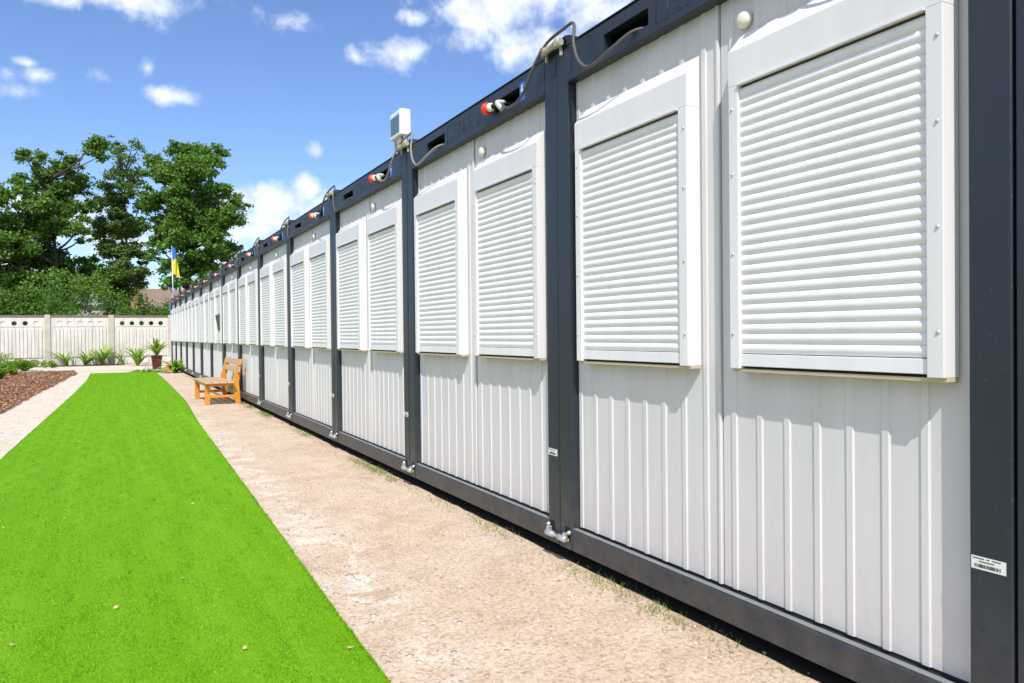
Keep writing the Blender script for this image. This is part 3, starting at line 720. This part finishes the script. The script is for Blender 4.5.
# ------------------------------------------------------------------ trees
LA=[(-4.59, 13.47, 0.79, 1), (-2.85, 13.65, 0.97, 1), (-1.05, 14.09, 0.88, 1), (-5.19, 11.73, 0.79, 1), (-3.6, 12.04, 1.14, 1), (-2.13, 12.34, 1.06, 1), (-6.18, 10.48, 0.88, 1), (-4.35, 10.45, 1.06, 1), (-2.89, 10.56, 1.06, 1), (-6.21, 8.98, 1.23, 1), (-4.52, 8.75, 1.32, 1), (-2.91, 9.01, 0.97, 1), (-5.81, 7.17, 1.41, 1), (-3.96, 7.08, 1.32, 1), (-1.72, 8.91, 0.7, 1), (-1.45, 6.67, 0.88, 1), (-5.7, 5.17, 1.58, 1), (-3.99, 5.21, 1.41, 1), (-2.22, 5.43, 1.23, 1), (-7.3, 9.41, 1.41, 1), (-7.33, 7.43, 1.58, 1), (-7.76, 5.45, 1.76, 1), (-0.7, 5.64, 0.88, 1), (-1.55, 10.66, 0.53, 1), (-4.9, 3.9, 1.1, 1), (-3.0, 3.8, 1.1, 1), (-6.6, 3.9, 1.2, 1), (-1.3, 4.6, .9, 1)]
LB=[(0.21, 15.52, 0.67, 0.35), (1.95, 15.52, 0.53, 0.35), (1.1, 14.31, 0.97, 0.4), (0.5, 13.33, 0.88, 0.5), (1.67, 13.24, 0.79, 0.45), (-0.0, 11.99, 0.97, 1), (1.32, 12.09, 0.79, 0.6), (-0.67, 11.02, 0.62, 1), (0.63, 10.55, 1.06, 1), (1.97, 11.02, 0.7, 0.7), (-0.36, 9.56, 0.88, 1), (0.78, 9.26, 1.06, 1), (1.78, 9.5, 0.88, 0.8), (-0.22, 8.1, 0.88, 1), (1.09, 7.78, 0.88, 1), (0.57, 6.27, 1.32, 1), (2.09, 7.26, 0.62, 1), (2.07, 5.94, 0.97, 1), (.6, 4.7, 1.0, 1), (-.3, 5.3, .8, 1)]
LC=[(3.12, 13.83, 0.79, 1), (4.09, 14.46, 0.79, 1), (5.4, 14.68, 0.88, 1), (6.57, 14.54, 0.79, 1), (2.78, 12.4, 0.79, 1), (3.74, 12.66, 1.06, 1), (5.04, 12.78, 1.32, 1), (6.55, 13.28, 0.88, 1), (6.88, 12.4, 0.62, 1), (3.08, 11.03, 1.06, 1), (4.53, 11.14, 1.41, 1), (6.19, 11.27, 1.23, 1), (7.64, 12.11, 0.7, 1), (7.89, 11.03, 0.88, 1), (3.86, 9.5, 1.06, 1), (5.33, 9.42, 1.5, 1), (7.01, 9.7, 1.14, 1), (7.87, 9.57, 0.7, 1), (3.05, 8.58, 0.88, 1), (4.33, 7.94, 1.32, 1), (5.97, 7.66, 1.32, 1), (7.32, 7.54, 0.88, 1), (8.36, 7.4, 0.62, 1), (2.71, 7.16, 0.62, 1), (4.96, 6.37, 1.06, 1), (6.46, 6.42, 0.88, 1), (3.66, 6.15, 0.79, 1), (5.9, 5.2, .9, .7), (4.0, 5.0, .8, .8), (5.1, 5.1, .7, .8)]
def tree(name, loc, lobes, Y, trunk_r, mat, label, dens=1.0, size=.21, base=4.0, depth=2.6, trunk_top=None):
    o = empty(name, loc); tag(o, label, 'tree', 'tall trees behind the fence')
    ox, oy, oz = loc; zmax = max(l[1] for l in lobes)-oz
    tt = zmax*.86; br = MB()
    cx = sum(l[0] for l in lobes)/len(lobes)-ox
    tp = [(0, 0, 0), (.05, 0, base*.5), (.1*cx, .1, base), (.4*cx, 0, (base+tt)/2), (.7*cx, .1, tt)]
    tp = smooth_path(tp, 5); n = len(tp)
    MB().tube(tp, [trunk_r*(1-.85*(i/(n-1))**.8) for i in range(n)], 10).build('trunk', M['bark'], o)
    P = []
    for (x, z, r, d) in lobes:
        lx, lz = x-ox, z-oz
        for rep in range(2):                      # nearer and farther limb at each level
            ly = random.uniform(-depth, depth) if rep == 0 else random.uniform(-depth, depth)*1.2
            rr = r*(1 if rep == 0 else .72); jx = lx + (0 if rep == 0 else random.uniform(-.5, .5)); jz = lz+(0 if rep == 0 else random.uniform(-.6, .3))
            # limb from the trunk
            zt = max(base*.6, min(tt*.97, jz - abs(jx)*.55 - .8)); t = min(n-1, max(0, int(np.argmin([abs(q.z-zt) for q in tp]))))
            s = tp[t]; mid = Vector(((s.x+jx)/2+random.uniform(-.2, .2), (s.y+ly)/2, (s.z+jz)/2-.15))
            br.tube(smooth_path([s, mid, (jx, ly, jz)], 4), [trunk_r*.28*(1-.8*i/8) for i in range(9)], 6)
            # tufts round the lobe
            nt = int(10*(rr/1.0)**1.6*(.55+.45*d))+3
            for q in range(nt):
                v = rng.normal(size=3); v /= np.linalg.norm(v); rad = rr*(.45+.6*rng.random())
                c = np.array((jx, ly, jz)) + v*rad*np.array((1, 1.1, .82))
                tr = rr*rng.uniform(.18, .36)+.07
                m = int(125*dens*d*(tr/.35)**2)
                g = rng.normal(size=(m, 3))*np.array((tr, tr, tr*.6))*.62 + c
                P.append(g)
                if q % 3 == 0: br.tube([(jx, ly, jz), tuple(c)], [.035, .010], 4)
    br.build('limbs', M['bark'], o)
    P = np.concatenate(P); P[:, 2] = np.maximum(P[:, 2], 1.0); quads('crown', P, size, M[mat], o, .3, .75); return o
tree('maple_tree', (-3.1, 60.5, GZ), LA, 60, .36, 'leafA', 'broad dark green leafy tree, leftmost of the three tall trees behind the fence')
tree('poplar_tree', (1.15, 63.5, GZ), LB, 63, .28, 'leafB', 'slim tree with thin see-through top, middle of the three tall trees', 1.35, .19, depth=1.5)
tree('oak_tree', (4.65, 58.2, GZ), LC, 58, .42, 'leafC', 'dense green leafy tree rightmost of the three, its trunk behind the flag')
def bush(loc, w, h, n, label, mat='leafD'):
    o = empty('background_bush', loc); tag(o, label, 'bush', 'bushes behind the concrete fence'); P = []
    s = MB()
    for i in range(34):
        a = random.uniform(0, 6.28); d = math.sqrt(random.random())*.85; zc = h*random.uniform(.12, .86)*(1-.35*d)
        c = (math.cos(a)*w*d, math.sin(a)*w*.7*d, zc); P.append(ball_leaves(c, (w*.30, w*.28, h*.15), n//34, .15))
        if i % 3 == 0: s.tube([(0, 0, 0), (c[0]*.3, c[1]*.3, zc*.5), c], [.07, .04, .01], 5)
    s.build('branches', M['bark'], o); P = np.concatenate(P); P[:, 2] = np.maximum(P[:, 2], .05); quads('foliage', P, .15, M[mat], o); return o
bush((-6.8, 49.5, GZ), 2.1, 5.6, 9000, 'dark green bush behind the fence at the left edge of the picture', 'leafA')
bush((-4.3, 48.0, GZ), 1.9, 4.9, 9000, 'rounded green bush behind the fence below the leftmost tree')
bush((-2.2, 51.0, GZ), 2.1, 6.1, 9000, 'dark bush behind the fence between the leftmost and middle trees', 'leafA')
bush((-.3, 48.5, GZ), 1.6, 5.6, 7500, 'leafy bush behind the fence just under the middle tree')
bush((1.4, 47.5, GZ), 1.4, 4.3, 6500, 'lower light green bush behind the fence in front of the brown roof')
bush((2.9, 48.0, GZ), 1.4, 4.2, 6500, 'low green bush behind the fence beside the flagpole')
bush((-9.6, 50.0, GZ), 2.4, 4.8, 7500, 'bush behind the fence beyond the left edge')
bush((5.4, 52.0, GZ), 1.8, 3.4, 5000, 'bush behind the fence hidden by the container row end')

# ------------------------------------------------------------------ houses behind
hs = empty('brick_house', (5.6, 80, GZ)); tag(hs, 'low house with brown pitched roof and brick gable behind the bushes', 'house')
MB().box(-3.9, 6, 0, 7, 0, 4.25).build('wall', M['brickred'], hs)
MB().box(-.5, .3, -.02, .0, 1.2, 2.6).build('window', M['glass'], hs)
rf = MB(); rf.prism([(-.5, 4.15), (3.5, 6.22), (7.5, 4.15), (7.5, 4.0), (3.5, 6.05), (-.5, 4.0)], -3.2, 6.3, axis='x'); rf = rf.build('roof', M['tile'], hs)
MB().box(-4.15, -3.3, .2, 6.8, 4.25, 6.08).build('gable', M['brickred'], hs)
MB().box(.95, 1.4, 3.0, 3.5, 5.9, 7.0).build('chimney', M['white_pl'], rf)
gh = empty('plastered_house', (-1.0, 86, GZ)); tag(gh, 'pale grey house wall glimpsed through the trees behind the fence', 'house')
MB().box(-2.2, 1.6, 0, 6, 0, 4.6).build('wall', M['plaster'], gh)
MB().prism([(-.4, 4.55), (3, 6.3), (6.4, 4.55)], -2.5, 1.9, axis='x').build('roof', M['roof'], gh)

# far treeline so the horizon is closed from other positions
P = []
for i in range(420):
    a = random.uniform(-1.3, 1.35); d = random.uniform(150, 190); P.append(ball_leaves((math.sin(a)*d, math.cos(a)*d, random.uniform(1, 6)), (5, 5, 3.5), 70, .3))
fo = quads('distant_wood', np.concatenate(P), 1.6, M['leafC']); tag(fo, 'far line of trees on the horizon', 'wood', kind='stuff')

# ------------------------------------------------------------------ scatter: pebbles, mulch chips, weeds, debris
def pebbles(name, pts, smin, smax, mat, flat=.6):
    base = [(0, 0, 1), (.9, 0, .3), (.25, .85, .25), (-.75, .5, .3), (-.7, -.55, .2), (.3, -.85, .3), (.6, .5, -.4), (-.3, .8, -.4), (-.9, 0, -.4), (-.2, -.8, -.4), (.7, -.5, -.4), (0, 0, -.6)]
    F0 = [(0,1,2),(0,2,3),(0,3,4),(0,4,5),(0,5,1),(1,6,2),(2,7,3),(3,8,4),(4,9,5),(5,10,1),(2,6,7),(3,7,8),(4,8,9),(5,9,10),(1,10,6),(11,7,6),(11,8,7),(11,9,8),(11,10,9),(11,6,10)]
    B = np.array(base); n = len(pts); s = smin + (smax-smin)*rng.random(n)**3.5
    a = rng.uniform(0, 6.28, n); c, sn = np.cos(a), np.sin(a); sc = rng.uniform(.6, 1.3, (n, 3))*np.array((1, 1, flat))
    V = B[None]*sc[:, None]*s[:, None, None]*(1+rng.normal(0, .08, (n, 12, 1)))
    x = V[..., 0]*c[:, None]-V[..., 1]*sn[:, None]; y = V[..., 0]*sn[:, None]+V[..., 1]*c[:, None]
    V[..., 0] = x; V[..., 1] = y; V += np.array(pts)[:, None]
    F = (np.array(F0)[None]+12*np.arange(n)[:, None, None]).reshape(-1, 3)
    me = bpy.data.meshes.new(name); me.vertices.add(12*n); me.vertices.foreach_set('co', V.reshape(-1)); nf = len(F)
    me.loops.add(3*nf); me.loops.foreach_set('vertex_index', F.reshape(-1).astype(np.int32)); me.polygons.add(nf)
    me.polygons.foreach_set('loop_start', np.arange(0, 3*nf, 3, dtype=np.int32)); me.polygons.foreach_set('loop_total', np.full(nf, 3, dtype=np.int32)); me.update()
    me.materials.append(mat); o = bpy.data.objects.new(name, me); link(o); return o
n = 11000; y = 1.4+rng.random(n)**1.6*16; x = xr(y)+.01+rng.random(n)*(2.30-xr(y))
tag(pebbles('loose_pebbles', np.stack([x, y, np.full(n, GZ)], 1), .002, .012, M['stone']), 'small pale pebbles and grit strewn over the tan gravel', 'pebbles', kind='stuff')
n = 650; y = 2.2+rng.random(n)**1.2*9; x = xr(y)+.02+np.abs(rng.normal(0, .22, n)); x = np.minimum(x, 2.2)
tag(pebbles('stone_flakes', np.stack([x, y, np.full(n, GZ)], 1), .005, .024, M['flake'], .16), 'flat pale stone flakes trodden into the gravel beside the lawn edge', 'stones', kind='stuff')
n = 2500; y = 8+rng.random(n)*24; x = xl(y)-.02-rng.random(n)*.8
tag(pebbles('path_grit', np.stack([x, y, np.full(n, GZ)], 1), .002, .010, M['stone']), 'fine grit on the pale path left of the lawn', 'grit', kind='stuff')
n = 70; y = 1.9+rng.random(n)**1.3*10; x = xl(y)+rng.random(n)*(xr(y)-xl(y))
cb = quads('lawn_litter', np.stack([x, y, np.full(n, GZ+.034)], 1), .022, simple('dry_leaf', (.62, .46, .26), .8, var=.3), None, flat=True); tag(cb, 'few dry leaf crumbs lying on the green lawn', 'litter', kind='stuff')
plx = np.array([p[0] for p in pathL]); ply = np.array([p[1] for p in pathL])
n = 42000; y = 9+rng.random(n)*25.3; e = np.interp(y, ply, plx); x = e+.04-np.abs(rng.random(n)**1.3)*3.2
ch = quads('bark_mulch', np.stack([x, y, GZ+.006+rng.random(n)*.035], 1), .075, M['chip'], None, upbias=1.2, asp=.4); tag(ch, 'reddish brown bark chips covering the bed left of the path', 'mulch', kind='stuff')
# weeds along the rail foot
PTS = []
for i in range(110):
    y = 1.2+random.random()**1.25*26; r_ = .05+random.random()*.12; m = int(random.uniform(2, 13)*(1+ (random.random() < .2)*2))
    cx = D-.02-abs(random.gauss(0, .055)); c = np.array((cx, y, GZ)); PTS.append(c+rng.normal(size=(m, 3))*np.array((.022, r_, 0)))
for yc, m in ((6.9, 300), (7.4, 160), (9.9, 160), (12.6, 260), (13.0, 160), (14.3, 260), (15.2, 160), (3.2, 110), (2.7, 120), (4.4, 120)):
    PTS.append(np.array((D-.04, yc, GZ))+rng.normal(size=(m, 3))*np.array((.045, .16, 0)))
blades('weeds', np.concatenate(PTS), .035, .0045, .035, M['weed'], 'stuff', 'thin yellow-green weeds growing along the foot of the containers', 'weeds')

# ------------------------------------------------------------------ camera
cam = bpy.data.cameras.new('camera'); cam.lens = 26.351; cam.sensor_width = 36; cam.clip_end = 3000; cam.clip_start = .05
co = bpy.data.objects.new('camera', cam); link(co); S.camera = co
r = Vector((0.8823352354824916, -0.47051118800586234, -0.010185979941474703)); u_ = Vector((0.01365991748581891, 0.003969463928305377, 0.9998988198864934)); f_ = Vector((0.4704231487505017, 0.8823851003487275, -0.00992954189423529))
mt = Matrix((r, u_, -f_)).transposed().to_4x4(); mt.translation = (0, 0, 1.20762); co.matrix_world = mt

# ------------------------------------------------------------------ light
LD = Vector((1, 2.17, -2.83)).normalized()
sl = bpy.data.lights.new('sun', 'SUN'); sl.energy = 2.8; sl.angle = R(.5); sl.color = (1, .955, .88)
so = bpy.data.objects.new('sun', sl); link(so); so.rotation_euler = LD.to_track_quat('-Z', 'Y').to_euler()
w = bpy.data.worlds.new('World'); S.world = w; w.use_nodes = True; nt = w.node_tree; nt.nodes.clear()
def N(t, **kw):
    x = nt.nodes.new(t)
    for k, v in kw.items():
        if k in x.inputs.keys(): x.inputs[k].default_value = v
        else: setattr(x, k, v)
    return x
L = nt.links.new
sky = N('ShaderNodeTexSky', sky_type='NISHITA', sun_disc=False, sun_elevation=R(49.8), sun_rotation=R(204.7), altitude=100, air_density=1.0, dust_density=.25, ozone_density=3.2)
tc = N('ShaderNodeTexCoord'); sp = N('ShaderNodeSeparateXYZ'); L(tc.outputs['Generated'], sp.inputs[0])
def MA(op, a, b=None, c=None):
    m = N('ShaderNodeMath', operation=op)
    for i, v in enumerate((a, b, c)):
        if v is None: continue
        if hasattr(v, 'links'): L(v, m.inputs[i])
        else: m.inputs[i].default_value = v
    return m.outputs[0]
az = MA('ARCTAN2', sp.outputs[0], sp.outputs[1]); el = MA('ARCSINE', sp.outputs[2])
cmb = N('ShaderNodeCombineXYZ'); L(az, cmb.inputs[0]); L(el, cmb.inputs[1])
nz1 = N('ShaderNodeTexNoise', Scale=16.0, Detail=8.0, Roughness=.62, Distortion=.3); L(cmb.outputs[0], nz1.inputs['Vector'])
nz2 = N('ShaderNodeTexNoise', Scale=42.0, Detail=6.0, Roughness=.6); L(cmb.outputs[0], nz2.inputs['Vector'])
pert = MA('ADD', MA('MULTIPLY', MA('SUBTRACT', nz1.outputs[0], .5), 2.5), MA('MULTIPLY', MA('SUBTRACT', nz2.outputs[0], .5), 1.0))
# (azimuth, elevation, half width, half height, weight) of each cloud puff, radians
CL=[(0.003, 0.393, 0.099, 0.026,1), (0.045, 0.383, 0.043, 0.014,1), (-0.047, 0.373, 0.039, 0.012,1), (-0.082, 0.300, 0.014, 0.006,.8), (-0.07, 0.289, 0.020, 0.009,.9), (-0.092, 0.268, 0.022, 0.009,.5), (-0.096, 0.285, 0.013, 0.009,.4), (0.042, 0.313, 0.010, 0.011,.5), (0.068, 0.286, 0.031, 0.011,.9), (-0.014, 0.3, 0.007, 0.005,.2), (0.238, 0.234, 0.011, 0.009,.8),
 (0.558, 0.427, 0.157, 0.044,1), (0.465, 0.407, 0.079, 0.030,1), (0.438, 0.373, 0.046, 0.018,.7), (0.531, 0.366, 0.079, 0.028,.85), (0.352, 0.356, 0.039, 0.016,.7), (0.366, 0.396, 0.021, 0.009,.6), (0.288, 0.348, 0.010, 0.008,.35), (0.214, 0.382, 0.022, 0.008,.22), (0.611, 0.397, 0.078, 0.028,.9),
 (0.186, 0.172, 0.048, 0.022,1.1), (0.223, 0.186, 0.020, 0.016,1.2), (0.144, 0.166, 0.031, 0.018,1.1), (0.161, 0.14, 0.075, 0.024,.9), (0.254, 0.160, 0.040, 0.028,1), (0.097, 0.131, 0.045, 0.024,.9), (-0.051, 0.14, 0.078, 0.025,.9), (0.01, 0.115, 0.063, 0.023,.9), (-0.09, 0.088, 0.056, 0.022,.8), (0.143, 0.094, 0.06, 0.012,.8),
 (-.5, .33, .15, .04, 1), (-.95, .6, .42, .3, 1.2), (-1.6, .75, .6, .45, 1.4), (-2.4, .6, .55, .4, 1.4), (-1.2, 1.15, .7, .2, 1.2), (0.9, 1.2, 1.2, .2, 1.1), (-3.0, .4, .4, .2, 1.2), (3.0, .8, .6, .25, 1.2), (-1.9, .3, .4, .12, 1.1), (1.2, .45, .2, .06, 1), (1.8, .3, .25, .07, 1), (2.6, .6, .3, .08, 1), (-2.2, .35, .3, .08, 1), (-1.5, .25, .3, .06, 1), (.9, .2, .2, .04, 1)]  # this row: clouds out of view, added and enlarged for neutral fill light
acc = None
for a, e, ra, re, wt in CL:
    s1 = N('ShaderNodeVectorMath', operation='SUBTRACT'); L(cmb.outputs[0], s1.inputs[0]); s1.inputs[1].default_value = (a, e, 0)
    s2 = N('ShaderNodeVectorMath', operation='MULTIPLY'); L(s1.outputs[0], s2.inputs[0]); s2.inputs[1].default_value = (1/ra, 1/re, 0)
    s3 = N('ShaderNodeVectorMath', operation='LENGTH'); L(s2.outputs[0], s3.inputs[0])
    v = MA('MULTIPLY', MA('SUBTRACT', 1.25, s3.outputs['Value']), wt)
    acc = v if acc is None else MA('MAXIMUM', acc, v)
dens = N('ShaderNodeMapRange', interpolation_type='SMOOTHSTEP'); L(MA('ADD', acc, pert), dens.inputs[0]); dens.inputs[1].default_value = -.12; dens.inputs[2].default_value = 1.05
# thin high veil
nz3 = N('ShaderNodeTexNoise', Scale=3.0, Detail=7.0, Roughness=.6, Distortion=.6); L(cmb.outputs[0], nz3.inputs['Vector'])
veil = MA('MULTIPLY', MA('MAXIMUM', MA('SUBTRACT', nz3.outputs[0], .5), 0.0), .12)
cov = MA('MINIMUM', MA('MAXIMUM', dens.outputs[0], veil), .97)
# cloud body: bright tops, faintly grey bases
shd = N('ShaderNodeTexNoise', Scale=20.0, Detail=6.0, Roughness=.55); L(cmb.outputs[0], shd.inputs['Vector'])
cr = N('ShaderNodeValToRGB'); L(shd.outputs[0], cr.inputs[0]); cr.color_ramp.elements[0].position = .38; cr.color_ramp.elements[0].color = (3.0, 3.35, 4.0, 1); cr.color_ramp.elements[1].position = .58; cr.color_ramp.elements[1].color = (4.5, 4.75, 5.25, 1)
mx = N('ShaderNodeMix', data_type='RGBA'); L(cov, mx.inputs[0]); tn = N('ShaderNodeMix', data_type='RGBA', blend_type='MULTIPLY'); tn.inputs[0].default_value = 1; L(sky.outputs[0], tn.inputs[6]); tn.inputs[7].default_value = (.57, .615, .74, 1); L(tn.outputs[2], mx.inputs[6]); L(cr.outputs[0], mx.inputs[7])
bg = N('ShaderNodeBackground', Strength=.15); L(mx.outputs[2], bg.inputs[0]); wo_ = N('ShaderNodeOutputWorld'); L(bg.outputs[0], wo_.inputs[0])
vs = S.view_settings; S.display_settings.display_device = 'sRGB'; vs.view_transform = 'Standard'; vs.look = 'None'; vs.exposure = .74; vs.gamma = 1; vs.use_curve_mapping = False
S.render.engine = 'CYCLES'; S.cycles.max_bounces = 6; S.cycles.diffuse_bounces = 4
